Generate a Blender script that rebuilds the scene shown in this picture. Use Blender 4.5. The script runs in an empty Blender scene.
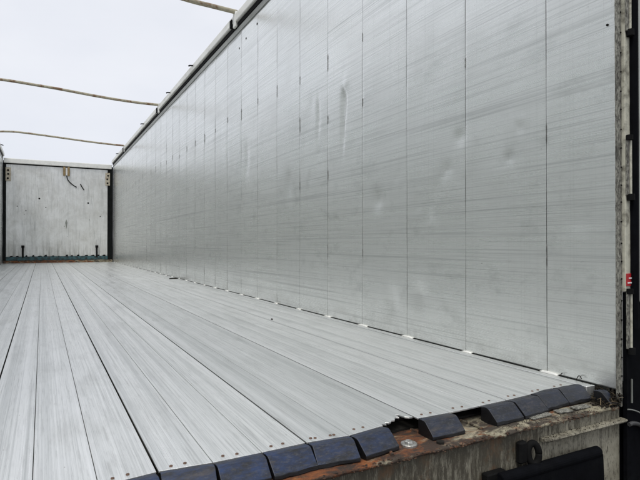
import bpy, bmesh, math, random
from mathutils import Vector, Matrix, noise as mnoise
random.seed(7)
R = math.radians
sc = bpy.context.scene
C = sc.collection

# ------------------------------------------------------------------ camera
cam = bpy.data.cameras.new('camera'); co = bpy.data.objects.new('camera', cam); C.objects.link(co)
HC = 0.466
co.location = (0, 0, HC)
co.rotation_euler = (R(90.384), 0, R(-28.04))
cam.sensor_width = 36; cam.lens = 36 * 522 / 640
cam.clip_start = 0.02; cam.clip_end = 2000
sc.camera = co

# ------------------------------------------------------------------ world: overcast
w = bpy.data.worlds.new('World'); sc.world = w; w.use_nodes = True
SUN_EL, SUN_ROT = 58, 200
wn = w.node_tree; wn.nodes.clear()
def wnode(t, **k):
    n = wn.nodes.new(t)
    for a, b in k.items(): setattr(n, a, b)
    return n
sky = wnode('ShaderNodeTexSky', sky_type='NISHITA', sun_disc=False, sun_elevation=R(SUN_EL), sun_rotation=R(SUN_ROT))
tc = wnode('ShaderNodeTexCoord'); mp = wnode('ShaderNodeMapping'); mp.inputs['Scale'].default_value = (1.2, 1.2, 2.6)
wn.links.new(tc.outputs['Generated'], mp.inputs['Vector'])
nz = wnode('ShaderNodeTexNoise'); nz.inputs['Scale'].default_value = 2.2; nz.inputs['Detail'].default_value = 5
wn.links.new(mp.outputs[0], nz.inputs['Vector'])
cr = wnode('ShaderNodeValToRGB')
cr.color_ramp.elements[0].position = 0.3; cr.color_ramp.elements[0].color = (6.75, 6.98, 7.6, 1)
cr.color_ramp.elements[1].position = 0.7; cr.color_ramp.elements[1].color = (7.6, 7.75, 8.2, 1)
wn.links.new(nz.outputs[0], cr.inputs[0])
mx = wnode('ShaderNodeMix', data_type='RGBA'); mx.inputs[0].default_value = 0.94
wn.links.new(sky.outputs[0], mx.inputs[6]); wn.links.new(cr.outputs[0], mx.inputs[7])
bg = wnode('ShaderNodeBackground'); bg.inputs[1].default_value = 0.10
wn.links.new(mx.outputs[2], bg.inputs[0])
wo = wnode('ShaderNodeOutputWorld'); wn.links.new(bg.outputs[0], wo.inputs[0])

# soft sun behind the clouds, high, from behind and to the left of the camera
sl = bpy.data.lights.new('sun', 'SUN'); sl.energy = 1.5; sl.angle = R(25); sl.color = (1, 0.965, 0.90)
so = bpy.data.objects.new('sun', sl); C.objects.link(so)
sdir = Vector((-0.42, -0.34, 1.0)).normalized()          # towards the sun
so.rotation_euler = sdir.to_track_quat('Z', 'Y').to_euler(); so.location = (0, 0, 20)
sky.sun_elevation = math.asin(sdir.z); sky.sun_rotation = math.atan2(sdir.x, sdir.y)

vs = sc.view_settings
vs.view_transform = 'Standard'; vs.look = 'None'; vs.gamma = 1; vs.use_curve_mapping = False; vs.exposure = 0.25

# ------------------------------------------------------------------ material helpers
class NT:
    def __init__(s, name):
        s.m = bpy.data.materials.new(name); s.m.use_nodes = True
        s.t = s.m.node_tree; s.b = s.t.nodes['Principled BSDF']
        s.tc = s.t.nodes.new('ShaderNodeTexCoord')
        s.geo = s.t.nodes.new('ShaderNodeNewGeometry')
        s.oi = s.t.nodes.new('ShaderNodeObjectInfo')
    def put(s, sock, v):
        if isinstance(v, bpy.types.NodeSocket): s.t.links.new(v, sock)
        else:
            if sock.type == 'RGBA' and len(v) == 3: v = (*v, 1)
            sock.default_value = v
    def map(s, scale=(1, 1, 1), rot=(0, 0, 0), offs=None, src='pos'):
        n = s.t.nodes.new('ShaderNodeMapping')
        s.t.links.new(s.geo.outputs['Position'] if src == 'pos' else s.tc.outputs['Object'], n.inputs[0])
        n.inputs['Scale'].default_value = scale; n.inputs['Rotation'].default_value = rot
        if offs is not None: s.put(n.inputs['Location'], offs)
        return n.outputs[0]
    def noise(s, vec, scale=1, detail=4, rough=.5, dist=0):
        n = s.t.nodes.new('ShaderNodeTexNoise'); s.t.links.new(vec, n.inputs['Vector'])
        n.inputs['Scale'].default_value = scale; n.inputs['Detail'].default_value = detail
        n.inputs['Roughness'].default_value = rough; n.inputs['Distortion'].default_value = dist
        return n.outputs[0]
    def vor(s, vec, scale=1, feature='F1', out=0, rnd=1):
        n = s.t.nodes.new('ShaderNodeTexVoronoi'); s.t.links.new(vec, n.inputs['Vector']); n.feature = feature
        n.inputs['Scale'].default_value = scale; n.inputs['Randomness'].default_value = rnd
        return n.outputs[out]
    def ramp(s, v, a, b, ca=0.0, cb=1.0, interp='LINEAR'):
        n = s.t.nodes.new('ShaderNodeMapRange'); n.inputs[1].default_value = a; n.inputs[2].default_value = b
        n.inputs[3].default_value = ca; n.inputs[4].default_value = cb; n.interpolation_type = interp
        s.put(n.inputs[0], v); return n.outputs[0]
    def math(s, op, a, b=0.0, c=0.0):
        n = s.t.nodes.new('ShaderNodeMath'); n.operation = op
        s.put(n.inputs[0], a); s.put(n.inputs[1], b); s.put(n.inputs[2], c); return n.outputs[0]
    def mix(s, f, a, b, mode='MIX'):
        n = s.t.nodes.new('ShaderNodeMix'); n.data_type = 'RGBA'; n.blend_type = mode
        s.put(n.inputs[0], f); s.put(n.inputs[6], a); s.put(n.inputs[7], b); return n.outputs[2]
    def fmix(s, f, a, b):
        n = s.t.nodes.new('ShaderNodeMix'); n.data_type = 'FLOAT'
        s.put(n.inputs[0], f); s.put(n.inputs[2], a); s.put(n.inputs[3], b); return n.outputs[0]
    def bump(s, h, strength=.3, dist=.002, prev=None):
        n = s.t.nodes.new('ShaderNodeBump'); s.put(n.inputs['Height'], h)
        n.inputs['Strength'].default_value = strength; n.inputs['Distance'].default_value = dist
        if prev is not None: s.t.links.new(prev, n.inputs['Normal'])
        return n.outputs[0]
    def sep(s, vec):
        n = s.t.nodes.new('ShaderNodeSeparateXYZ'); s.t.links.new(vec, n.inputs[0]); return n.outputs
    def out(s, color=None, rough=None, metal=None, normal=None, spec=None):
        if color is not None: s.put(s.b.inputs['Base Color'], color)
        if rough is not None: s.put(s.b.inputs['Roughness'], rough)
        if metal is not None: s.put(s.b.inputs['Metallic'], metal)
        if spec is not None: s.put(s.b.inputs['Specular IOR Level'], spec)
        if normal is not None: s.t.links.new(normal, s.b.inputs['Normal'])
        return s.m

M = {}
# --- worn aluminium side wall: lengthwise load scratches, extrusion lines, grime
def wall_metal():
    s = NT('wall_aluminium')
    off = s.math('MULTIPLY', s.oi.outputs['Random'], 37.0)
    cmb = s.t.nodes.new('ShaderNodeCombineXYZ'); s.put(cmb.inputs[1], off)
    fine = s.noise(s.map((1, .7, 150)), 1, 8, .72)                  # continuous along the wall
    fine2 = s.noise(s.map((1, 2.2, 420), (R(1.5), 0, 0), cmb.outputs[0]), 1, 5, .7)
    wide = s.noise(s.map((1, .4, 62)), 1, 8, .75)
    slant = s.noise(s.map((1, .8, 210), (R(-7), 0, 0), cmb.outputs[0]), 1, 4, .65)
    vert = s.noise(s.map((1, 190, .35)), 1, 3, .6)
    nick = s.vor(s.map((0, 3.2, 9)), 1.6)
    blot = s.noise(s.map((1, 3.2, 3.2)), 1, 5, .6)
    pos = s.sep(s.geo.outputs['Position'])
    # grime belt where the load rubs
    belt = s.math('MULTIPLY', s.ramp(pos[2], .02, .25, .5, 1), s.ramp(pos[2], .55, 1.7, 1, .25))
    g1 = s.math('MULTIPLY', s.ramp(wide, .53, .64, 0, 1, 'SMOOTHSTEP'), belt)
    g2 = s.ramp(fine, .53, .64, 0, .9)
    g3 = s.ramp(slant, .59, .66, 0, .6)
    g4 = s.ramp(fine2, .55, .75, 0, .5)
    lowdirt = s.math('MULTIPLY', s.ramp(pos[2], .0, .10, 1, 0), s.ramp(s.noise(s.map((1, 9, 14)), 1, 5, .7), .42, .7, 0, 1))
    c = s.mix(s.oi.outputs['Random'], (.78, .798, .78), (.82, .836, .816))
    c = s.mix(s.math('MULTIPLY', g1, .58), c, (.40, .42, .41))
    c = s.mix(s.math('MULTIPLY', g2, .52), c, (.43, .45, .44))
    c = s.mix(g3, c, (.60, .61, .595))
    sl2 = s.noise(s.map((1, .9, 150), (R(-17), 0, 0), cmb.outputs[0]), 1, 2, .5)
    c = s.mix(s.ramp(sl2, .66, .72, 0, .4), c, (.48, .49, .48))
    c = s.mix(s.math('MULTIPLY', s.ramp(s.noise(s.map((1, 6, 9)), 1, 6, .7), .55, .72, 0, .45), belt), c, (.45, .47, .455))
    c = s.mix(s.math('MULTIPLY', g4, .5), c, (.93, .94, .93))
    c = s.mix(s.ramp(blot, .5, .8, 0, .30), c, (.64, .66, .64))
    c = s.mix(s.ramp(vert, .57, .72, 0, .24), c, (.52, .54, .52))
    fleck = s.noise(s.map((1, 26, 70), (R(4), 0, 0), cmb.outputs[0]), 1, 6, .8)
    c = s.mix(s.ramp(fleck, .62, .70, 0, .45), c, (.40, .41, .40))
    c = s.mix(s.ramp(fleck, .30, .37, .5, 0), c, (.95, .955, .95))
    c = s.mix(s.ramp(nick, .012, .03, .75, 0), c, (.25, .25, .24))
    c = s.mix(s.math('MULTIPLY', lowdirt, .45), c, (.22, .21, .18))
    ro = s.fmix(fine, .12, .36)
    ro = s.math('ADD', ro, s.math('MULTIPLY', g1, .10))
    ro = s.math('ADD', ro, s.math('MULTIPLY', blot, .10))
    h = s.math('ADD', s.math('MULTIPLY', fine, .6), s.math('MULTIPLY', vert, .35))
    n = s.bump(h, .30, .0015)
    n = s.bump(s.noise(s.map((1, 5, 3.5)), 1, 2, .5), .25, .012, n)
    return s.out(c, ro, .82, n)
M['wall'] = wall_metal()

def floor_metal():
    s = NT('floor_aluminium')
    off = s.math('MULTIPLY', s.oi.outputs['Random'], 53.0)
    cmb = s.t.nodes.new('ShaderNodeCombineXYZ'); s.put(cmb.inputs[1], off); s.put(cmb.inputs[0], off)
    streak = s.noise(s.map((150, .30, 1), (0, 0, 0), cmb.outputs[0]), 1, 8, .75)
    fine = s.noise(s.map((520, 2.0, 1), (0, 0, R(.4)), cmb.outputs[0]), 1, 5, .7)
    blot = s.noise(s.map((7, 2.2, 1), (0, 0, 0), cmb.outputs[0]), 1, 6, .65)
    scr = s.noise(s.map((160, 3.2, 1), (0, 0, R(4)), cmb.outputs[0]), 1, 2, .5)
    spots = s.vor(s.map((1, .35, 1)), 26)
    # extruded ribs along each slat
    lx = s.sep(s.tc.outputs['Object'])[0]
    rib = s.math('ABSOLUTE', s.math('SINE', s.math('MULTIPLY', lx, math.pi / .0135)))
    groove = s.ramp(rib, 0, .16, 1, 0)
    c = s.mix(s.oi.outputs['Random'], (.745, .76, .745), (.91, .92, .90))
    c = s.mix(s.ramp(streak, .50, .66, 0, .70), c, (.49, .505, .50))
    c = s.mix(s.ramp(streak, .34, .46, .7, 0), c, (.97, .975, .96))
    c = s.mix(s.ramp(blot, .50, .74, 0, .42), c, (.47, .478, .465))
    mot = s.noise(s.map((170, 6, 1), (0, 0, R(2)), cmb.outputs[0]), 1, 8, .8)
    c = s.mix(s.ramp(mot, .52, .66, 0, .55), c, (.39, .397, .385))
    c = s.mix(s.ramp(mot, .30, .44, .5, 0), c, (.93, .93, .925))
    c = s.mix(s.ramp(scr, .60, .72, 0, .45), c, (.42, .425, .41))
    c = s.mix(s.ramp(fine, .55, .66, 0, .6), c, (.42, .43, .42))
    band = s.noise(s.map((26, .12, 1), (0, 0, 0), cmb.outputs[0]), 1, 3, .55)
    c = s.mix(s.ramp(band, .50, .66, 0, .45), c, (.50, .52, .51))
    c = s.mix(s.ramp(band, .32, .45, .4, 0), c, (.96, .965, .955))
    c = s.mix(s.math('MULTIPLY', groove, .07), c, (.30, .305, .30))
    c = s.mix(s.ramp(spots, .02, .05, .6, 0), c, (.3, .28, .25))
    ro = s.fmix(streak, .17, .42)
    ro = s.math('ADD', ro, s.ramp(blot, .4, .8, 0, .22))
    h = s.math('ADD', s.math('MULTIPLY', streak, .5), s.math('MULTIPLY', fine, .35))
    h = s.math('SUBTRACT', h, s.math('MULTIPLY', groove, .10))
    n = s.bump(h, .42, .0012)
    n = s.bump(s.noise(s.map((4, 2.5, 1)), 1, 2, .5), .2, .006, n)
    return s.out(c, ro, .78, n)
M['floor'] = floor_metal()

def head_metal():
    s = NT('headboard_aluminium')
    v = s.noise(s.map((16, 1, 1.2)), 1, 6, .7)
    b = s.noise(s.map((3.6, 1, 3.0)), 1, 10, .78, .5)
    sp = s.vor(s.map((2.6, 0, 2.6)), 1.7)
    sc2 = s.noise(s.map((60, 1, 3), (0, R(12), 0)), 1, 2, .5)
    c = s.mix(s.oi.outputs['Random'], (.74, .75, .735), (.80, .805, .79))
    c = s.mix(s.ramp(b, .40, .72, 0, .75), c, (.47, .465, .43))
    c = s.mix(s.ramp(v, .5, .75, 0, .6), c, (.43, .44, .43))
    c = s.mix(s.ramp(sc2, .62, .72, 0, .5), c, (.34, .35, .34))
    c = s.mix(s.ramp(sp, .03, .06, .9, 0), c, (.12, .12, .11))
    zz = s.sep(s.geo.outputs['Position'])[2]
    c = s.mix(s.math('MULTIPLY', s.ramp(zz, .15, .6, 1, 0), s.ramp(v, .35, .65, 0, .7)), c, (.22, .215, .19))
    n = s.bump(b, .2, .01)
    return s.out(c, s.ramp(b, .2, .8, .35, .6), .55, n)
M['head'] = head_metal()

def simple(name, col, rough=.5, metal=0., var=.25, scale=20, bump=.15, grime=None, gscale=6, glo=.5, ghi=.7, stretch=(1, 1, 1)):
    s = NT(name)
    n1 = s.noise(s.map(stretch), scale, 5, .65)
    n2 = s.noise(s.map(stretch), gscale, 6, .7, .3)
    c = s.mix(s.ramp(n1, .25, .75), tuple(x * (1 - var) for x in col), tuple(min(1, x * (1 + var)) for x in col))
    if grime: c = s.mix(s.ramp(n2, glo, ghi, 0, .9), c, grime)
    return s.out(c, s.ramp(n1, .2, .8, max(.05, rough - .12), min(1, rough + .12)), metal, s.bump(n1, bump, .002))
M['rail'] = simple('painted_top_rail', (.74, .74, .70), .5, .1, .12, 12, .1, (.30, .30, .26), 3, .55, .8, (1, .4, 1))
M['flange'] = simple('grey_flange', (.27, .28, .255), .45, .5, .2, 14, .1, (.12, .12, .12), 5, .5, .75, (1, .4, 1))
M['matt_black'] = simple('black_parts_and_shade', (.009, .009, .009), .7, 0, .4, 25, .3)  # for black parts, and for the shade painted in below the top rail
M['rubber'] = simple('black_rubber', (.0035, .0038, .005), .8, 0, .5, 30, .3, (.008, .0085, .009), 9, .55, .8)
M['post'] = simple('corner_post', (.009, .010, .010), .5, 0, .4, 20, .2, (.05, .05, .045), 6, .6, .8)
M['teal'] = simple('teal_kick_strip', (.035, .10, .115), .5, 0, .35, 30, .2, (.012, .02, .022), 14, .45, .6)
M['bow'] = simple('roof_bow_paint', (.36, .33, .24), .6, .1, .3, 30, .3, (.16, .075, .03), 9, .5, .62)
M['weld'] = simple('dark_weld', (.16, .16, .155), .55, .5, .4, 90, .5)
M['tab'] = simple('white_tab', (.78, .78, .75), .5, 0, .12, 40, .2, (.4, .38, .33), 18, .6, .8)
M['bracket'] = simple('cream_bracket', (.46, .42, .33), .6, .1, .25, 40, .3, (.22, .13, .07), 20, .5, .65)
M['hole'] = simple('dark_hole', (.012, .011, .01), .8)
M['steel'] = simple('bolt_steel', (.48, .48, .45), .42, .8, .2, 120, .3, (.12, .10, .08), 60, .5, .7)
M['screw'] = simple('rusty_screw', (.15, .09, .06), .6, .4, .4, 200, .3)
M['dark'] = simple('underfloor_steel', (.03, .028, .025), .8, .2, .4, 12, .3)
M['red'] = simple('red_reflector', (.42, .012, .018), .35, 0, .15, 40, .05)
M['white'] = simple('white_marking', (.75, .75, .74), .4, 0, .08, 40, .05)
M['door'] = simple('door_skin', (.40, .41, .37), .45, .4, .15, 8, .15, (.2, .2, .17), 3, .5, .75)
M['rope'] = simple('black_rope', (.02, .02, .018), .85, 0, .4, 90, .4)
M['brass'] = simple('latch_pin', (.30, .22, .11), .5, .5, .3, 30, .3, (.12, .08, .04), 20, .5, .7)
M['crust'] = simple('rust_crust', (.085, .045, .025), .95, 0, .5, 120, .6, (.025, .018, .014), 40, .45, .6)
M['straw'] = simple('dry_straw', (.15, .11, .06), .8, 0, .4, 60, .3)
M['soil'] = simple('dark_soil', (.02, .017, .013), .95, 0, .5, 60, .5)
M['ground'] = simple('yard_asphalt', (.055, .055, .053), .9, 0, .3, 60, .4, (.09, .085, .08), .6, .45, .7)
M['chassis'] = simple('chassis_paint', (.05, .05, .05), .5, .2, .3, 10, .2)

for k_ in ('rubber', 'matt_black', 'post', 'hole', 'dark', 'rope', 'soil'):
    M[k_].node_tree.nodes['Principled BSDF'].inputs['Specular IOR Level'].default_value = .05

def pad_plastic():
    s = NT('wear_pad_plastic')
    off = s.math('MULTIPLY', s.oi.outputs['Random'], 19.0)
    cmb = s.t.nodes.new('ShaderNodeCombineXYZ'); s.put(cmb.inputs[0], off); s.put(cmb.inputs[1], off)
    a = s.noise(s.map((18, 40, 40), (0, 0, 0), cmb.outputs[0]), 1, 8, .75)
    b = s.noise(s.map((70, 190, 190), (0, 0, R(20)), cmb.outputs[0]), 1, 6, .75)
    xx = s.sep(s.geo.outputs['Position'])[0]
    blue = s.mix(s.ramp(xx, .45, 1.0), (.010, .030, .095), (.012, .018, .036))
    c = s.mix(s.ramp(a, .40, .64), (.010, .011, .014), blue)
    c = s.mix(s.ramp(b, .5, .72, 0, .65), c, (.085, .087, .09))
    c = s.mix(s.ramp(s.noise(s.map((9, 30, 30)), 1, 4, .7), .56, .74, 0, .7), c, (.075, .064, .058))
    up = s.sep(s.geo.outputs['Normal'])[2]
    c = s.mix(s.ramp(up, .3, .55), (.004, .004, .005), c)          # shadow of the underside painted in; faces not turned upward go near-black
    return s.out(c, s.ramp(b, .3, .7, .36, .62), 0, s.bump(b, .5, .0012))
M['pad'] = pad_plastic()

def ledge_mat():
    s = NT('rusty_painted_sill')
    a = s.noise(s.map((7, 15, 15)), 1, 7, .7, .5)
    b = s.noise(s.map((22, 40, 40)), 1, 6, .72)
    d = s.noise(s.map((70, 70, 70)), 1, 4, .7)
    x = s.sep(s.geo.outputs['Position'])[0]
    # paint survives towards the wall, bare rust towards the middle of the sill
    bias = s.ramp(x, .35, 1.45, .10, -.03)
    rustf = s.ramp(s.math('ADD', a, bias), .47, .58, 0, 1, 'SMOOTHSTEP')
    paint = s.mix(s.ramp(b, .4, .65), (.34, .31, .22), (.17, .15, .10))
    paint = s.mix(s.ramp(d, .55, .7, 0, .6), paint, (.44, .40, .29))
    rust = s.mix(s.ramp(b, .38, .66), (.22, .070, .018), (.065, .025, .012))
    rust = s.mix(s.ramp(d, .56, .72, 0, .6), rust, (.30, .20, .07))
    c = s.mix(rustf, paint, rust)
    c = s.mix(s.ramp(s.noise(s.map((13, 26, 26)), 1, 5, .7, .6), .44, .56, 0, .92), c, (.030, .021, .015))
    h = s.math('ADD', s.math('MULTIPLY', b, .7), s.math('MULTIPLY', d, .5))
    return s.out(c, .82, 0, s.bump(h, .8, .006))
M['ledge'] = ledge_mat()

def sill_face():
    s = NT('grimy_cream_paint')
    st = s.noise(s.map((95, 95, 16)), 1, 8, .8)
    st2 = s.noise(s.map((34, 34, 8)), 1, 8, .8, .3)
    bl = s.noise(s.map((9, 9, 9)), 1, 6, .7)
    sp = s.noise(s.map((150, 150, 60)), 1, 3, .7)
    pos = s.sep(s.geo.outputs['Position'])
    run = s.ramp(pos[2], -.26, -.05, -.03, .08)                     # run-off streaks start at the edge above
    clean = s.ramp(pos[0], 1.15, 1.35, .065, -.045)                   # less run-off past the lifting ring
    bias = s.math('ADD', run, clean)
    c = s.mix(s.ramp(bl, .35, .7), (.34, .32, .25), (.18, .165, .12))
    c = s.mix(s.ramp(s.math('ADD', st, bias), .50, .64, 0, .93), c, (.040, .034, .022))
    c = s.mix(s.ramp(s.math('ADD', st2, bias), .53, .70, 0, .75), c, (.055, .047, .030))
    c = s.mix(s.ramp(sp, .54, .68, 0, .8), c, (.05, .04, .028))
    c = s.mix(s.ramp(s.math('ADD', bl, clean), .62, .74, 0, .7), c, (.12, .062, .028))
    return s.out(c, .75, 0, s.bump(s.math('ADD', st, sp), .5, .002))
M['face'] = sill_face()

def post_mat():
    s = NT('grimy_rear_post')
    a = s.noise(s.map((170, 170, 60)), 1, 8, .8)
    b = s.noise(s.map((40, 40, 9)), 1, 5, .7)
    c = s.mix(s.ramp(a, .42, .58), (.045, .042, .035), (.33, .325, .28))
    c = s.mix(s.ramp(b, .5, .66, 0, .85), c, (.05, .047, .04))
    return s.out(c, .7, .1, s.bump(a, .6, .003))
M['rpost'] = post_mat()
M['stile'] = simple('cream_hinge_stile', (.50, .49, .40), .6, 0, .15, 60, .3, (.14, .13, .10), 22, .48, .66)

# ------------------------------------------------------------------ mesh helpers
def tag(o, label=None, cat=None, group=None, kind=None):
    for k, v in (('label', label), ('category', cat), ('group', group), ('kind', kind)):
        if v: o[k] = v
    return o
def link(name, me, mat=None, parent=None, smooth=False, bevel=0, seg=1):
    o = bpy.data.objects.new(name, me); C.objects.link(o)
    if mat and not me.materials: me.materials.append(M[mat])
    if parent: o.parent = parent
    if smooth:
        for p in me.polygons: p.use_smooth = True
    if bevel:
        b = o.modifiers.new('bevel', 'BEVEL'); b.width = bevel; b.segments = seg; b.limit_method = 'ANGLE'; b.angle_limit = R(40)
    return o
class MB:
    def __init__(s): s.v = []; s.f = []
    def box(s, x0, x1, y0, y1, z0, z1):
        i = len(s.v)
        s.v += [(x0, y0, z0), (x1, y0, z0), (x1, y1, z0), (x0, y1, z0), (x0, y0, z1), (x1, y0, z1), (x1, y1, z1), (x0, y1, z1)]
        s.f += [tuple(i + k for k in q) for q in ((3, 2, 1, 0), (4, 5, 6, 7), (0, 1, 5, 4), (1, 2, 6, 5), (2, 3, 7, 6), (3, 0, 4, 7))]
        return s
    def prism(s, poly, axis, a, b):
        """poly of (p,q) extruded along axis from a to b"""
        def mk(p, q, t): return {'x': (t, p, q), 'y': (p, t, q), 'z': (p, q, t)}[axis]
        i = len(s.v); n = len(poly)
        s.v += [mk(p, q, a) for p, q in poly] + [mk(p, q, b) for p, q in poly]
        s.f += [tuple(range(i, i + n))[::-1], tuple(range(i + n, i + 2 * n))]
        s.f += [(i + k, i + (k + 1) % n, i + n + (k + 1) % n, i + n + k) for k in range(n)]
        return s
    def cyl(s, p0, p1, r, n=14, r1=None):
        p0, p1 = Vector(p0), Vector(p1); d = (p1 - p0).normalized()
        u = d.orthogonal().normalized(); w_ = d.cross(u); i = len(s.v); r1 = r if r1 is None else r1
        for p, rr in ((p0, r), (p1, r1)):
            for k in range(n):
                a = 2 * math.pi * k / n; s.v.append(tuple(p + (u * math.cos(a) + w_ * math.sin(a)) * rr))
        s.f += [tuple(range(i, i + n))[::-1], tuple(range(i + n, i + 2 * n))]
        s.f += [(i + k, i + (k + 1) % n, i + n + (k + 1) % n, i + n + k) for k in range(n)]
        return s
    def tube(s, pts, rad, n=10):
        pts = [Vector(p) for p in pts]; i = len(s.v); m = len(pts)
        up = None
        for k, p in enumerate(pts):
            t = (pts[min(k + 1, m - 1)] - pts[max(k - 1, 0)]).normalized()
            if up is None: up = t.orthogonal().normalized()
            up = (up - t * up.dot(t)).normalized(); side = t.cross(up)
            rr = rad[k] if isinstance(rad, (list, tuple)) else rad
            for q in range(n):
                a = 2 * math.pi * q / n; s.v.append(tuple(p + (up * math.cos(a) + side * math.sin(a)) * rr))
        for k in range(m - 1):
            for q in range(n):
                s.f.append((i + k * n + q, i + k * n + (q + 1) % n, i + (k + 1) * n + (q + 1) % n, i + (k + 1) * n + q))
        s.f += [tuple(i + q for q in range(n))[::-1], tuple(i + (m - 1) * n + q for q in range(n))]
        return s
    def me(s, name):
        me = bpy.data.meshes.new(name); me.from_pydata([tuple(v) for v in s.v], [], s.f)
        bm = bmesh.new(); bm.from_mesh(me); bmesh.ops.recalc_face_normals(bm, faces=bm.faces); bm.to_mesh(me); bm.free()
        return me
def smooth_pts(P, n=8):
    P = [Vector(p) for p in P]; out = []
    for i in range(len(P) - 1):
        p0, p1, p2, p3 = P[max(i - 1, 0)], P[i], P[i + 1], P[min(i + 2, len(P) - 1)]
        for k in range(n):
            t = k / n
            out.append(.5 * ((2 * p1) + (p2 - p0) * t + (2 * p0 - 5 * p1 + 4 * p2 - p3) * t * t + (3 * p1 - p0 - 3 * p2 + p3) * t ** 3))
    return out + [P[-1]]
def nv(x, y=0, z=0): return mnoise.noise(Vector((x, y, z)))

# ------------------------------------------------------------------ dimensions (metres; x right, y forward, z up, floor top = 0)
XR, XL = 1.606, -0.82
Y0, YH = 1.02, 14.30          # rear end of the walls, headboard
PITCH, L0 = .1125, .21
SEAM = lambda k: L0 + PITCH * k

# ------------------------------------------------------------------ ground
g = link('ground', MB().box(-300, 300, -300, 300, -1.5, -1.30).me('ground'), 'ground'); tag(g, kind='structure')

# ------------------------------------------------------------------ the trailer
T = bpy.data.objects.new('semi_trailer', None); C.objects.link(T)
T.location = (0, 0, 0)
tag(T, 'open top bulk trailer of worn bare aluminium with planked moving floor and roof bows', 'trailer')

# chassis, landing legs, wheels (below the floor)
ch = link('chassis', MB().box(-.55, -.40, 1.4, 14.2, -.50, -.17).box(1.19, 1.34, 1.4, 14.2, -.50, -.17)
          .box(-.55, 1.34, 4.4, 4.6, -.9, -.5).box(-.55, 1.34, 5.7, 5.9, -.9, -.5).box(-.55, 1.34, 3.1, 3.3, -.9, -.5).me('chassis'), 'chassis', T)
for x in (-.50, 1.27):
    leg = link('landing_leg', MB().box(x - .06, x + .06, 11.0, 11.14, -1.27, -.5).box(x - .13, x + .13, 10.94, 11.2, -1.30, -1.27).me('landing_leg'), 'chassis', T)
ty = MB(); n = 40
prof = [(.32, -.17), (.46, -.185), (.50, -.16), (.52, -.12), (.52, .12), (.50, .16), (.46, .185), (.32, .17)]
for k in range(n):
    a = 2 * math.pi * k / n
    for r, x in prof: ty.v.append((x, r * math.cos(a), r * math.sin(a)))
m_ = len(prof)
for k in range(n):
    for q in range(m_):
        ty.f.append((k * m_ + q, k * m_ + (q + 1) % m_, ((k + 1) % n) * m_ + (q + 1) % m_, ((k + 1) % n) * m_ + q))
tyre_me = ty.me('tyre'); rim_me = MB().cyl((-.15, 0, 0), (.12, 0, 0), .33, 32).cyl((.12, 0, 0), (.17, 0, 0), .13, 20).me('rim')
for y in (3.2, 4.5, 5.8):
    for x in (-.62, 1.42):
        wh = bpy.data.objects.new('wheel', None); C.objects.link(wh); wh.parent = T; wh.location = (x, y, -.78)
        link('tyre', tyre_me, 'rubber', wh); link('rim', rim_me, 'steel', wh)

# ---- moving floor
ends_u = [158, 213, 262, 306, 349, 383, 417, 450, 479, 506, 530, 552, 575]
TH = R(28.04)
def a_from_u(u, l): return l / math.tan(TH + math.atan((u - 320) / 522))
SE = {k: a_from_u(u, SEAM(k)) for k, u in enumerate(ends_u)}
for k in range(-10, 0): SE[k] = 1.088
SE[13] = SE[12]
def slat_end(j): return .5 * (SE[j] + SE[j + 1])
FL = link('moving_floor', MB().box(XL + .01, XR - .004, 1.147, YH, -.075, -.036).me('moving_floor'), 'dark', T)

def slat(j):
    xa, xb = SEAM(j), SEAM(j + 1)
    ga = .0024 if j % 3 == 0 else .0007          # every third joint stands wider open
    gb = .0024 if (j + 1) % 3 == 0 else .0007
    if j == -9: xa = XL + .012
    xa += ga; xb -= gb; xm = (xa + xb) / 2
    e0 = SE[j] ; e1 = SE[j + 1]
    mb = MB(); th = .030; yf = YH - .06
    if j == 5:                                    # torn end
        pts = [(0, .010), (.06, .018), (.10, .006), (.16, .020), (.22, .014), (.30, .016), (.38, .026), (.47, .024), (.55, .036), (.62, .040), (.68, .034), (.71, .056), (.78, .052), (.82, .030), (.90, .022), (1, .020)]
        poly = [(xa + (xb - xa) * t - xm, e0 + (e1 - e0) * t + d - .004) for t, d in pts]
    else:
        poly = [(xa - xm, e0), (xb - xm, e1)]
    poly += [(xb - xm, yf), (xa - xm, yf)]
    mb.prism(poly, 'z', -.0045, 0)
    o = link('floor_slat', mb.me('floor_slat'), 'floor', FL, bevel=.0005)
    o.location.x = xm; o.location.z = random.uniform(-.0002, .0002)
    return o
for j in range(-9, 12): slat(j)
# side sealing strips along both walls
for x0, x1, ye in ((SEAM(12) + .002, XR - .005, 1.092),):
    link('edge_strip', MB().prism([(x0, ye), (x1, ye - .003), (x1, YH - .07), (x0, YH - .07)], 'z', -.03, .0015).me('edge_strip'), 'floor', FL, bevel=.001)

# screws near the slat ends
scr_me = MB().cyl((0, 0, -.002), (0, 0, .0016), .0042, 10, .0036).me('screw')
for j in range(-4, 12):
    if j in (5,): continue
    for t in (.27, .52) if j != 3 else (.2, .3, .62, .72):
        s_ = link('screw', scr_me, 'screw', FL)
        s_.location = (SEAM(j) + PITCH * (t + random.uniform(-.03, .03)), slat_end(j) + .018 + random.uniform(-.003, .004), 0)

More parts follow.
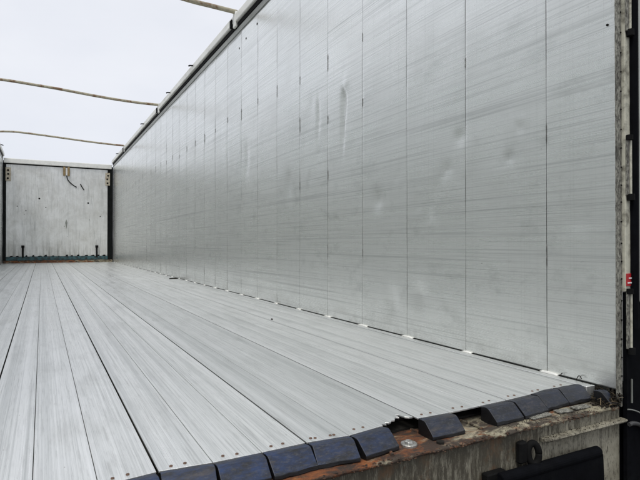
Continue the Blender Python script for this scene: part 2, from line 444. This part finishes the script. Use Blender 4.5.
# wear pads
def pad(j, dy=0, dz=0, run=.041, drop=.029, tilt=0, w0=.0, w1=.0):
    x0, x1 = SEAM(j) + .0022 + w0, SEAM(j + 1) - .0022 + w1
    xm = (x0 + x1) / 2; y = slat_end(j) + dy; hw = (x1 - x0) / 2
    prof = [(.020, .0), (.006, .0022), (-.005, .0018), (-.011, -.0015), (-run, -drop), (-run - .001, -drop - .009), (-run + .008, -drop - .012), (.012, -.044), (.02, -.044)]
    prof = [(p, q - .0) for p, q in prof]
    mb = MB()
    # slightly uneven, worn ends
    n_ = 6; i0 = 0; L = len(prof)
    for k in range(n_ + 1):
        t = k / n_; x = -hw + 2 * hw * t
        for (p, q) in prof:
            wv = .0022 * nv(j * 3.1 + t * 4, p * 40, q * 40)
            mb.v.append((x + (.0015 * nv(j, p * 60, k)), p + wv, q + wv))
    for k in range(n_):
        for q in range(L):
            mb.f.append((k * L + q, k * L + (q + 1) % L, (k + 1) * L + (q + 1) % L, (k + 1) * L + q))
    mb.f += [tuple(range(L)), tuple(n_ * L + q for q in range(L))]
    o = link('wear_pad', mb.me('wear_pad'), 'pad', FL, bevel=.0016, seg=2)
    slope = math.atan2(SE[j + 1] - SE[j], PITCH)
    # the pad body tucks under the slat: cut it away by starting just behind the slat end
    o.location = (xm, y - .0215, -.0015 + dz); o.rotation_euler = (0, R(tilt), slope)
    return o
for j in (-9, -8, -7, -6, -5, -4, -3, -2, -1, 0, 1, 2, 3): pad(j, tilt=random.uniform(-.5, .5))
pad(4, -.001, .001, tilt=-.4)
pad(6, .0, .0, tilt=.3)
pad(8, -.002, 0); pad(9, -.003, .001); pad(10, .004, .003, tilt=-.6); pad(11, .002, .003)
last = pad(12, -.03, -.004, w1=-.075); last.location.y -= .03

# ---- side walls
PAN = .408
seams = [1.277 + PAN * i for i in range(33)]
edges = [Y0] + [s for s in seams if s < YH - .1] + [YH]
ZT = 2.42
DENTS = [(2.71, 1.33, .022, .10, -.010), (2.725, 1.16, .014, .12, -.009), (2.70, 1.42, .03, .04, .006), (3.04, 1.30, .018, .11, -.006),
         (1.396, .91, .012, .014, -.003), (1.385, .93, .014, .014, .002), (1.45, .80, .018, .018, -.004), (1.72, .93, .03, .03, -.004),
         (1.80, .80, .03, .025, -.003), (2.22, .16, .05, .08, -.006), (2.0, .22, .05, .06, -.005), (1.5, .42, .05, .05, -.004),
         (2.35, .70, .04, .05, -.005), (3.5, .9, .05, .12, -.004), (4.4, 1.2, .05, .15, -.005), (1.9, .55, .03, .05, .004), (1.15, .55, .05, .05, -.003)]
rd = random.Random(21)
for k in range(55):
    q = rd.uniform(.012, .03)
    DENTS.append((1.05 + 3.6 * rd.random() ** 1.4, rd.choice([rd.uniform(.1, 1.15), rd.uniform(.15, 1.0), rd.uniform(1.1, 2.2)]), q, q * rd.uniform(.7, 2.2), rd.choice([-1, -1, 1]) * rd.uniform(.0004, .0015)))
def panel_mesh(ya, yb, seed, dents):
    NY, NZ = (30, 130) if dents and ya < 4.2 else (10, 50)
    ga = .0011
    ya += ga; yb -= ga
    ys = [ya, ya + .0006] + [ya + .0006 + (yb - ya - .0012) * k / NY for k in range(1, NY)] + [yb - .0006, yb]
    zs = [.003, .008] + [.003 + (ZT - .003) * k / NZ for k in range(1, NZ + 1)]
    mb = MB(); nY = len(ys)
    for z in zs:
        for k, y in enumerate(ys):
            d = 0
            t = (y - ya) / (yb - ya)
            d += .0016 * nv(seed * 7.3 + y * 2.2, z * 1.3) * 4 * t * (1 - t) + .0012 * nv(y * 6, z * 5, seed)
            for (dy, dz, ry, rz, dep) in dents:
                q = ((y - dy) / ry) ** 2 + ((z - dz) / rz) ** 2
                if q < 9: d += 1.5 * dep * math.exp(-q)
            if k in (0, nY - 1): d -= .0002
            mb.v.append((-d, y, z))
    nZ = len(zs)
    for b in range(nZ - 1):
        for a in range(nY - 1):
            i = b * nY + a; mb.f.append((i, i + nY, i + nY + 1, i + 1))
    # rim back to 22 mm thickness
    o = len(mb.v); T_ = .022
    mb.v += [(T_, ya, zs[0]), (T_, yb, zs[0]), (T_, yb, zs[-1]), (T_, ya, zs[-1])]
    low = list(range(nY)); up = list(range((nZ - 1) * nY, nZ * nY)); lf = [b * nY for b in range(nZ)]; rt = [b * nY + nY - 1 for b in range(nZ)]
    mb.f += [tuple(low) + (o + 1, o), tuple(up[::-1]) + (o + 3, o + 2), tuple(lf[::-1]) + (o, o + 3), tuple(rt) + (o + 2, o + 1), (o, o + 1, o + 2, o + 3)]
    me = mb.me('wall_panel')
    me.materials.append(M['wall']); me.materials.append(M['weld'])
    for p in me.polygons:
        col_ = [v_ % nY for v_ in p.vertices]
        if max(p.vertices) >= o: p.material_index = 1
        p.use_smooth = len(p.vertices) == 4 and max(p.vertices) < o and not (0 in col_ or nY - 1 in col_)
    return me
weld_mb = MB()
wp = smooth_pts([(-.0005, 0, -.05), (-.0022, .0006, -.03), (-.0016, -.0005, 0), (-.0024, .0004, .03), (-.0005, 0, .05)], 4)
weld_mb.tube(wp, [.0009 + .0009 * abs(math.sin(k * 1.9)) for k in range(len(wp))], 7)
weld_me = weld_mb.me('weld_bead')
tab_me = MB().prism([(-.042, 0), (.040, .001), (.036, .006), (.012, .0085), (-.03, .0075)], 'x', -.011, .002).me('seal_tab')
def side_wall(x, sgn):
    """sgn=+1: right wall (inner face towards -x)"""
    fr = lambda a, b: (min(x + sgn * a, x + sgn * b), max(x + sgn * a, x + sgn * b))
    W = link('side_wall', MB().box(*fr(.0225, .030), Y0 + .004, YH + .03, -.10, 2.50).me('side_wall'), 'flange', T)
    for i in range(len(edges) - 1):
        me = panel_mesh(edges[i], edges[i + 1], i + 50 * sgn, DENTS if sgn > 0 else [])
        o = link('wall_panel', me, None, W); o.location.x = x
        if sgn < 0: o.scale.x = -1
    for i, y in enumerate(edges[1:-1]):
        for z in (1.65, 1.27, .88, .39):
            if z != 1.65 and (y > 3.6 or random.random() < .25) or random.random() < .08: continue
            o = link('weld_bead', weld_me, 'weld', W); o.location = (x + sgn * .0012, y, z + random.uniform(-.035, .035))
            o.scale = (sgn, random.uniform(.4, .75), random.uniform(.45, 1.15))
        if sgn > 0:
            o = link('seal_tab', tab_me, 'tab', W); o.location = (x - .001, y + .0, .0020); o.scale = (1, random.uniform(.55, 1.05), random.uniform(.35, .75)); o.location.y += random.uniform(-.012, .012)
    # flange, top rail, and a dark strip painting in the shade beneath the rail
    link('wall_flange', MB().box(*fr(-.006, .022), Y0, YH, ZT + .001, ZT + .052).me('wall_flange'), 'flange', W, bevel=.002)
    link('rail_shade_strip', MB().box(*fr(-.012, .022), Y0, YH, ZT + .0525, ZT + .099).me('rail_shade_strip'), 'matt_black', W, bevel=.006)
    ra = MB(); cuts = [Y0, 4.63, 8.24, 12.07, YH + .05]
    for a, b in zip(cuts[:-1], cuts[1:]):
        r_ = link('top_rail', MB().box(*fr(-.034, .045), a + .006, b - .006, ZT + .101, ZT + .176).me('top_rail'), 'rail', W, bevel=.008, seg=2)
    for y in (2.3, 6.15, 7.4, 9.55, 13.0):
        hk = MB().tube(smooth_pts([(.01, 0, 0), (-.02, .0, .0), (-.045, .0, -.004), (-.056, 0, -.012)], 5), .009, 8)
        o = link('rail_hook', hk.me('rail_hook'), 'matt_black', W); o.location = (x - sgn * .030, y, ZT + .150); o.scale = (sgn, 1, 1)
    return W
WR = side_wall(XR, 1)
WL = side_wall(XL, -1)

# bolt dots high on the right wall
dot = MB().cyl((-.002, 0, 0), (.004, 0, 0), .010, 10).me('rivet')
for y, z in ((4.15, 2.33), (4.42, 2.30), (4.6, 2.27), (1.045, 1.17)):
    o = link('rivet', dot, 'hole', WR); o.location = (XR, y, z)
    if y < 2: o.scale = (1, .4, .4)

# ---- roof bows
bows = [(4.66, [(1.60, 2.625), (1.35, 2.632), (1.16, 2.640), (.8, 2.67), (.4, 2.69), (0, 2.70), (-.4, 2.68), (-.82, 2.62)]),
        (8.27, [(1.60, 2.605), (1.32, 2.603), (1.03, 2.608), (.72, 2.622), (.42, 2.643), (.18, 2.660), (-.06, 2.673), (-.5, 2.69), (-.82, 2.66)]),
        (12.10, [(1.60, 2.608), (1.2, 2.618), (.8, 2.636), (.35, 2.665), (-.1, 2.69), (-.5, 2.705), (-.82, 2.68)])]
for y, p in bows:
    pts = smooth_pts([(a, y + .012 * nv(a * 2, y), b) for a, b in p], 8)
    b = link('roof_bow', MB().tube(pts, .019 if y > 5 else .021, 12).me('roof_bow'), 'bow', T, smooth=True)
    for x in (XR - .005, XL + .005):
        link('bow_bracket', MB().box(x - .028, x + .028, y - .035, y + .035, ZT + .06, ZT + .205).me('bow_bracket'), 'rail', b, bevel=.006)
        link('bow_clamp', MB().box(x - .042, x + .042, y + .04, y + .09, ZT + .075, ZT + .15).me('bow_clamp'), 'matt_black', b, bevel=.005)

# ---- headboard
HB = link('headboard', MB().box(XL, XR, YH + .012, YH + .05, -.05, 2.36).me('headboard'), 'flange', T)
px = [XL + .07 + (XR - XL - .16) * k / 6 for k in range(7)]
for a, b in zip(px[:-1], px[1:]):
    link('headboard_panel', MB().box(a + .0005, b - .0005, YH - .012, YH + .011, .155, 2.335).me('headboard_panel'), 'head', HB)
link('headboard_rail', MB().box(XL + .02, XR - .04, YH - .055, YH + .05, 2.362, 2.475).me('headboard_rail'), 'rail', HB, bevel=.012, seg=2)
link('headboard_gap_strip', MB().box(XL + .06, XR - .08, YH - .02, YH + .03, 2.336, 2.361).me('headboard_gap_strip'), 'matt_black', HB)  # black strip filling the gap line below the headboard rail
link('corner_post', MB().box(XR - .135, XR - .004, YH - .03, YH + .012, .04, 2.42).me('corner_post'), 'post', HB, bevel=.006)
link('corner_post', MB().box(XL + .004, XL + .072, YH - .03, YH + .012, .04, 2.42).me('corner_post'), 'post', HB, bevel=.006)
link('kick_strip', MB().box(XL + .07, XR - .13, YH - .028, YH - .010, .062, .152).me('kick_strip'), 'teal', HB, bevel=.003)
link('front_sill', MB().box(XL + .02, XR - .02, YH - .075, YH + .01, -.035, .058).me('front_sill'), 'ledge', HB, bevel=.004)
tooth = MB().prism([(-.05, 0), (.05, 0), (.03, .035), (-.02, .028)], 'y', -.004, .004).me('strip_tooth')
for k in range(15):
    o = link('strip_tooth', tooth, 'matt_black', HB); o.location = (XL + .18 + k * .145 + random.uniform(-.03, .03), YH - .024, .15)
    o.scale = (random.uniform(.5, 1.1), 1, random.uniform(.4, 1.3))
for x in (-.40, 1.22):
    link('drop_bolt', MB().cyl((x, YH - .035, .13), (x, YH - .035, .36), .020, 12).cyl((x, YH - .037, .36), (x, YH - .037, .42), .034, 12).me('drop_bolt'), 'matt_black', HB)
brk = MB().box(-.055, .055, -.012, .0, -.16, .16).me('corner_bracket'); holeme = MB().cyl((0, -.018, 0), (0, -.011, 0), .022, 12).me('bracket_hole')
for x in (XR - .135, XL + .115):
    o = link('corner_bracket', brk, 'bracket', HB, bevel=.006); o.location = (x, YH - .034, 2.10)
    for dz in (-.10, .0, .09):
        h_ = link('bracket_hole', holeme, 'hole', o); h_.location = (random.uniform(-.01, .01), 0, dz)
for x in (.48, .575):
    link('latch_pin', MB().box(x - .026, x + .026, YH - .05, YH - .016, 2.13, 2.355).me('latch_pin'), 'brass', HB, bevel=.008)
link('latch_plate', MB().box(.506, .549, YH - .03, YH - .0125, 2.14, 2.33).me('latch_plate'), 'white', HB)
link('latch_rope', MB().tube(smooth_pts([(.53, YH - .04, 2.14), (.555, YH - .045, 2.04), (.60, YH - .03, 1.98), (.68, YH - .022, 1.91), (.755, YH - .02, 1.86)], 6), .011, 8).me('latch_rope'), 'rope', HB)
link('rope_end', MB().tube(smooth_pts([(.84, YH - .022, 1.95), (.88, YH - .03, 1.87), (.925, YH - .022, 1.80)], 5), .011, 8).me('rope_end'), 'rope', HB)
for x, z in ((-.06, 1.55), (1.02, 1.48), (-.34, 1.25), (1.30, 1.15), (.08, 1.34), (-.52, 1.35)):
    link('plug', MB().cyl((x, YH - .016, z), (x, YH - .011, z), .021 if z > 1.45 else .013, 7).me('plug'), 'hole', HB)
link('eyelet', MB().prism([(.50, .98), (.53, .82), (.555, .98), (.53, 1.06)], 'y', YH - .018, YH - .011).me('eyelet'), 'flange', HB)

# ---- rear frame: rusty sill, grimy face, corner post
RF = link('rear_frame', MB().box(XL - .02, XR + .012, 1.016, 1.06, -.42, -.052).me('rear_frame'), 'face', T, bevel=.004)
# sill plate with eaten front edge
NX, NYs = 150, 12
mb = MB()
yf, yb_ = 1.006, 1.145
for side in (0, 1):
    for b in range(NYs + 1):
        for a in range(NX + 1):
            x = XL - .015 + (XR + .005 - XL) * a / NX; t = b / NYs
            y = yf + (yb_ - yf) * t
            if b == 0: y += .007 * nv(x * 14) + .004 * nv(x * 47) + .003 * nv(x * 120, side)
            z = -.041 + .0025 * nv(x * 9, y * 20) + .0015 * nv(x * 40, y * 60)
            if b < 2: z -= (.004 if b == 0 else .001) + .002 * abs(nv(x * 33))
            mb.v.append((x, y, z if side == 0 else -.0515))
W1 = NX + 1; N1 = (NX + 1) * (NYs + 1)
for b in range(NYs):
    for a in range(NX):
        i = b * W1 + a; mb.f.append((i, i + 1, i + W1 + 1, i + W1)); mb.f.append((N1 + i, N1 + i + W1, N1 + i + W1 + 1, N1 + i + 1))
for a in range(NX):
    mb.f.append((a, N1 + a, N1 + a + 1, a + 1)); i = NYs * W1 + a; mb.f.append((i, i + 1, N1 + i + 1, N1 + i))
for b in range(NYs):
    i = b * W1; mb.f.append((i, i + W1, N1 + i + W1, N1 + i)); i += NX; mb.f.append((i, N1 + i, N1 + i + W1, i + W1))
link('sill_plate', mb.me('sill_plate'), 'ledge', RF, smooth=True)
link('floor_bearer', MB().box(XL, XR, 1.20, YH - .1, -.034, -.012).me('cross_member'), 'dark', RF)
# flaking crust along the eaten edge
ck = MB(); rc = random.Random(11)
for k in range(900):
    x = rc.uniform(XL, XR); r0 = rc.uniform(.001, .0036); i = len(ck.v)
    cy, cz = 1.005 + .007 * nv(x * 14) + rc.uniform(-.002, .009), -.046 + rc.uniform(-.007, .004)
    for p in ((0, 0, 1), (1, 0, 0), (0, 1, 0), (-1, 0, 0), (0, -1, 0), (0, 0, -1)):
        q = r0 * rc.uniform(.5, 1.4); ck.v.append((x + p[0] * q * 1.6, cy + p[1] * q, cz + p[2] * q * .8))
    ck.f += [tuple(i + q for q in t) for t in ((0, 1, 2), (0, 2, 3), (0, 3, 4), (0, 4, 1), (5, 2, 1), (5, 3, 2), (5, 4, 3), (5, 1, 4))]
tag(link('rust_flakes', ck.me('rust_flakes'), 'crust', RF), kind='stuff')
link('side_skirt', MB().box(XR + .0125, XR + .06, 1.022, 1.05, -.75, .02).me('side_skirt'), 'rubber', RF)
# bolt on the sill
o = link('sill_bolt', MB().cyl((0, 0, -.004), (0, 0, .003), .021, 20).cyl((0, 0, .003), (0, 0, .009), .0125, 6, .011).me('sill_bolt'), 'steel', RF, bevel=.001); o.location = (.815, 1.055, -.038)
o = link('sill_nut', MB().cyl((0, 0, -.004), (0, 0, .004), .011, 6).me('sill_nut'), 'dark', RF); o.location = (.895, 1.03, -.04)
# raised weld strips on the sill
for x, y0_, y1_, a in ((.90, 1.06, 1.14, 10), (.93, 1.05, 1.14, 6), (1.06, 1.05, 1.13, 4), (.74, 1.02, 1.06, -8)):
    mbs = MB().tube(smooth_pts([(0, 0, 0), (.004, .03, .001), (0, y1_ - y0_, 0)], 5), .0045, 8)
    o = link('weld_seam', mbs.me('weld_seam'), 'ledge', RF); o.location = (x, y0_, -.0395); o.rotation_euler = (0, 0, R(a))
# flat shims in front of the last pads
for x, y, wd in ((1.285, 1.045, .085), (1.385, 1.042, .06), (1.465, 1.043, .07)):
    o = link('shim_plate', MB().box(-wd / 2, wd / 2, -.010, .014, 0, .0035).me('shim_plate'), 'rpost', RF, bevel=.0006); o.location = (x, y, -.039); o.rotation_euler = (R(3), R(random.uniform(-2, 2)), R(random.uniform(-5, 5)))
# lip of the lamp guard
lip = MB()
for k in range(41):
    t = k / 40; x = 1.245 + (XR + .012 - 1.245) * t; wv = .002 * nv(x * 40)
    if t == 0: wv += .008
    for p, q in ((1.014, -.092), (.994 + wv, -.093), (.990 + wv, -.088), (.992 + wv, -.084), (1.014, -.083)): lip.v.append((x, p, q))
for k in range(40):
    for q in range(5): lip.f.append((k * 5 + q, k * 5 + (q + 1) % 5, (k + 1) * 5 + (q + 1) % 5, (k + 1) * 5 + q))
lip.f += [tuple(range(5)), tuple(200 + q for q in range(5))]
link('guard_lip', lip.me('guard_lip'), 'face', RF)
# lifting ring
ring = MB(); nn = 28
ringp = [(math.cos(2 * math.pi * k / nn) * .0155, 0, math.sin(2 * math.pi * k / nn) * .027) for k in range(nn + 1)]
ring.tube(ringp, .0095, 10)
o = link('lifting_ring', ring.me('lifting_ring'), 'matt_black', RF, smooth=True); o.location = (1.196, .996, -.112); o.rotation_euler = (R(-8), 0, R(-24))
link('ring_bracket', MB().box(1.146, 1.176, .996, 1.015, -.135, -.075).me('ring_bracket'), 'matt_black', o.parent, bevel=.005)
# rubber flap on its roll
fy = .985
link('flap_roll', MB().cyl((1.055, fy, -.150), (1.462, fy, -.152), .0165, 18).me('flap_roll'), 'rubber', RF, bevel=.004, seg=2)
fl = MB(); 
for k in range(13):
    t = k / 12; x = 1.05 + (1.468 - 1.05) * t
    for y_, z_ in ((fy - .012, -.158), (fy - .016, -.25), (fy - .010, -.40), (fy - .004, -.40), (fy - .010, -.25), (fy - .006, -.158)):
        fl.v.append((x + (.012 if z_ < -.3 else 0), y_ + .002 * nv(x * 8, z_ * 8), z_))
for k in range(12):
    for q in range(6): fl.f.append((k * 6 + q, k * 6 + (q + 1) % 6, (k + 1) * 6 + (q + 1) % 6, (k + 1) * 6 + q))
fl.f += [tuple(range(6)), tuple(72 + q for q in range(6))]
link('rubber_flap', fl.me('rubber_flap'), 'rubber', RF)
link('flap_bracket', MB().box(1.02, 1.09, .992, 1.015, -.175, -.135).me('flap_bracket'), 'matt_black', RF, bevel=.003)
# corner post at the rear end of the right wall
PM = MB(); nz_ = 160
for k in range(nz_ + 1):
    z = -.045 + 2.54 * k / nz_
    for q, (x, y) in enumerate(((XR - .0035, Y0 - .001), (XR - .0045, 1.003), (XR + .0045, 1.003), (XR + .0045, Y0 - .001))):
        e = .0018 * nv(z * 60, q * 5) if q < 2 else 0
        PM.v.append((x + e * .5, y + e, z))
for k in range(nz_):
    for q in range(4): PM.f.append((k * 4 + q, k * 4 + (q + 1) % 4, (k + 1) * 4 + (q + 1) % 4, (k + 1) * 4 + q))
PM.f += [(0, 1, 2, 3), tuple(nz_ * 4 + q for q in range(4))]
link('rear_post', PM.me('rear_post'), 'rpost', RF)
riv = MB().cyl((0, 0, 0), (0, -.003, 0), .0032, 8, .002).me('post_rivet')
for k in range(40):
    o = link('post_rivet', riv, 'hole', RF); o.location = (XR + .001, 1.0035, .05 + k * .06 + random.uniform(-.006, .006))

# ---- rear door, swung right open beside the frame
RD = link('rear_door', MB().box(XR + .0595, XR + 1.25, .985, 1.015, .28, 2.46).me('rear_door'), 'door', T, bevel=.004)
link('hinge_stile', MB().box(XR + .006, XR + .033, .992, 1.015, .315, 2.46).me('hinge_stile'), 'stile', RD, bevel=.002)
sm = MB(); 
for k in range(121):
    z = .20 + 2.26 * k / 120; e = .0015 * nv(z * 18) + .001 * nv(z * 70)
    for x, y in ((XR + .0285 + e, .991), (XR + .0305 + e, .982), (XR + .042, .975), (XR + .054, .978), (XR + .059, .991)): sm.v.append((x, y, z))
for k in range(120):
    for q in range(5): sm.f.append((k * 5 + q, k * 5 + (q + 1) % 5, (k + 1) * 5 + (q + 1) % 5, (k + 1) * 5 + q))
sm.f += [tuple(range(5)), tuple(600 + q for q in range(5))]
link('door_seal', sm.me('door_seal'), 'rubber', RD)
link('rubber_apron', MB().box(XR + .0125, XR + 1.25, .9935, 1.006, -.75, .313).me('rubber_apron'), 'rubber', RD)
for zc in (.225, .705, 1.22, 1.73, 2.22):
    hg = link('door_hinge', MB().box(XR + .005, XR + .014, .984, .9915, zc - .088, zc + .088).me('door_hinge'), 'rpost', RD, bevel=.001)
    link('hinge_leaf', MB().box(XR + .0142, XR + .0335, .9865, .9915, zc - .092, zc + .092).me('hinge_leaf'), 'matt_black', hg)
    link('hinge_pin', MB().cyl((XR + .020, .984, zc - .088), (XR + .020, .984, zc + .088), .0042, 12).me('hinge_pin'), 'stile', hg)
    link('hinge_knuckle', MB().cyl((XR + .018, .982, zc - .104), (XR + .018, .982, zc - .084), .011, 14).me('hinge_knuckle'), 'matt_black', hg)
    link('hinge_knuckle', MB().cyl((XR + .012, .982, zc + .084), (XR + .012, .982, zc + .100), .010, 14).me('hinge_knuckle'), 'matt_black', hg)
pl = link('reflector_plate', MB().box(XR + .007, XR + .0315, .989, .9917, .333, .372).me('reflector_plate'), 'red', RD)
link('reflector_stripe', MB().box(XR + .016, XR + .029, .9872, .9888, .3555, .3595).me('reflector_stripe'), 'white', pl)
link('reflector_stripe', MB().box(XR + .010, XR + .029, .9872, .9888, .3410, .3452).me('reflector_stripe'), 'white', pl)
# cables looping out below the hinge
link('cable', MB().tube(smooth_pts([(XR + .010, .990, -.052), (XR + .03, .988, -.056), (XR + .065, .985, -.069), (XR + .12, .98, -.10), (XR + .17, .98, -.16)], 6), .0022, 8).me('cable'), 'flange', RD)
link('hose', MB().tube(smooth_pts([(XR + .010, .986, -.098), (XR + .03, .985, -.097), (XR + .065, .985, -.108), (XR + .10, .98, -.135), (XR + .15, .98, -.21)], 6), .0065, 10).me('hose'), 'chassis', RD)
link('strap_end', MB().box(XR + .030, XR + .034, .988, .992, -.035, .04).me('strap_end'), 'flange', RD)

# ------------------------------------------------------------------ loose dirt
deb = MB(); rr = random.Random(3)
def blade(mb, x, y, z, L, wd, yaw, pit):
    d = Vector((math.cos(yaw) * math.cos(pit), math.sin(yaw) * math.cos(pit), math.sin(pit))); s_ = d.cross(Vector((0, 0, 1))).normalized() * wd
    p = Vector((x, y, z)); q = p + d * L; m = (p + q) / 2 + Vector((0, 0, L * .12)); i = len(mb.v); u = Vector((0, 0, wd * .7))
    for c_ in (p, m, q):
        mb.v += [tuple(c_ + s_), tuple(c_ - s_), tuple(c_ + u)]
    for k in (0, 3):
        mb.f += [(i + k, i + k + 3, i + k + 4, i + k + 1), (i + k + 1, i + k + 4, i + k + 5, i + k + 2), (i + k + 2, i + k + 5, i + k + 3, i + k)]
    mb.f += [(i, i + 1, i + 2), (i + 6, i + 8, i + 7)]
for k in range(48):
    x = 1.606 - abs(rr.gauss(0, .035)) - .004; y = rr.uniform(1.0, 1.085)
    zb = -.036 + max(0, (x - 1.54)) * .45 * rr.random()
    blade(deb, x, y, zb, rr.uniform(.008, .032), rr.uniform(.0004, .0010), rr.uniform(0, 6.3), rr.uniform(-.2, .8))
d1 = tag(link('straw_litter', deb.me('straw_litter'), 'straw'), 'dry straw caught in the corner between sill and side wall', 'straw', kind='stuff')
soil = MB()
def clod(mb, x, y, z, r):
    i = len(mb.v); 
    pts = [(0, 0, 1), (1, 0, 0), (0, 1, 0), (-1, 0, 0), (0, -1, 0), (0, 0, -1)]
    for p in pts:
        s_ = r * rr.uniform(.6, 1.3); mb.v.append((x + p[0] * s_, y + p[1] * s_, z + p[2] * s_ * .8))
    mb.f += [tuple(i + q for q in t) for t in ((0, 1, 2), (0, 2, 3), (0, 3, 4), (0, 4, 1), (5, 2, 1), (5, 3, 2), (5, 4, 3), (5, 1, 4))]
for k in range(420):
    x = 1.603 - abs(rr.gauss(0, .030)); y = rr.uniform(1.0, 1.085)
    clod(soil, x, y, -.038 + max(0, x - 1.555) * .9 * rr.random(), rr.uniform(.0015, .006))
for k in range(160):                                    # crumbs on the sill edge and the lip
    x = rr.uniform(1.1, 1.6); clod(soil, x, rr.uniform(1.008, 1.04), -.0395, rr.uniform(.0006, .002))
for k in range(45):
    x = 1.26 + .34 * rr.random(); clod(soil, x, rr.uniform(.993, 1.013), -.0825, rr.uniform(.0008, .0026))
for k in range(150):                                    # fines in the joint along the wall
    y = 1.1 + 8 * rr.random() ** 2; clod(soil, XR - .005 - abs(rr.gauss(0, .003)), y, .002, rr.uniform(.0008, .002))
tag(link('soil_crumbs', soil.me('soil_crumbs'), 'soil'), 'black soil crumbs lying along the sill and wall joint', 'soil', kind='stuff')
def twig(pts, r, lab):
    tag(link('twig', MB().tube(smooth_pts(pts, 5), r, 7).me('twig'), 'soil'), lab, 'twig', 'twigs at the foot of the right wall')
twig([(1.597, 1.155, .003), (1.600, 1.150, .016), (1.597, 1.142, .021), (1.594, 1.132, .014)], .0014, 'short hooked black twig at wall foot, closest to the rear corner')
twig([(1.596, 1.215, .003), (1.600, 1.213, .013), (1.597, 1.206, .016)], .0013, 'tiny curled twig at wall foot, above the rightmost black pads')
tag(link('leaf_scrap', MB().prism([(0, 0), (.05, .02), (.09, .01), (.13, .03), (.10, .055), (.03, .04)], 'z', .001, .012).me('leaf_scrap'), 'soil'),
    'small dark scrap lying on the far floor beside the wall', 'scrap').location = (1.47, 6.95, 0)
tag(link('wood_chip', MB().prism([(0, 0), (.007, .004), (.010, .018), (.004, .026), (-.002, .012)], 'z', .0008, .006).me('wood_chip'), 'soil'),
    'small brown chip lying alone on the middle of the floor', 'chip').location = (1.24, 2.95, 0)
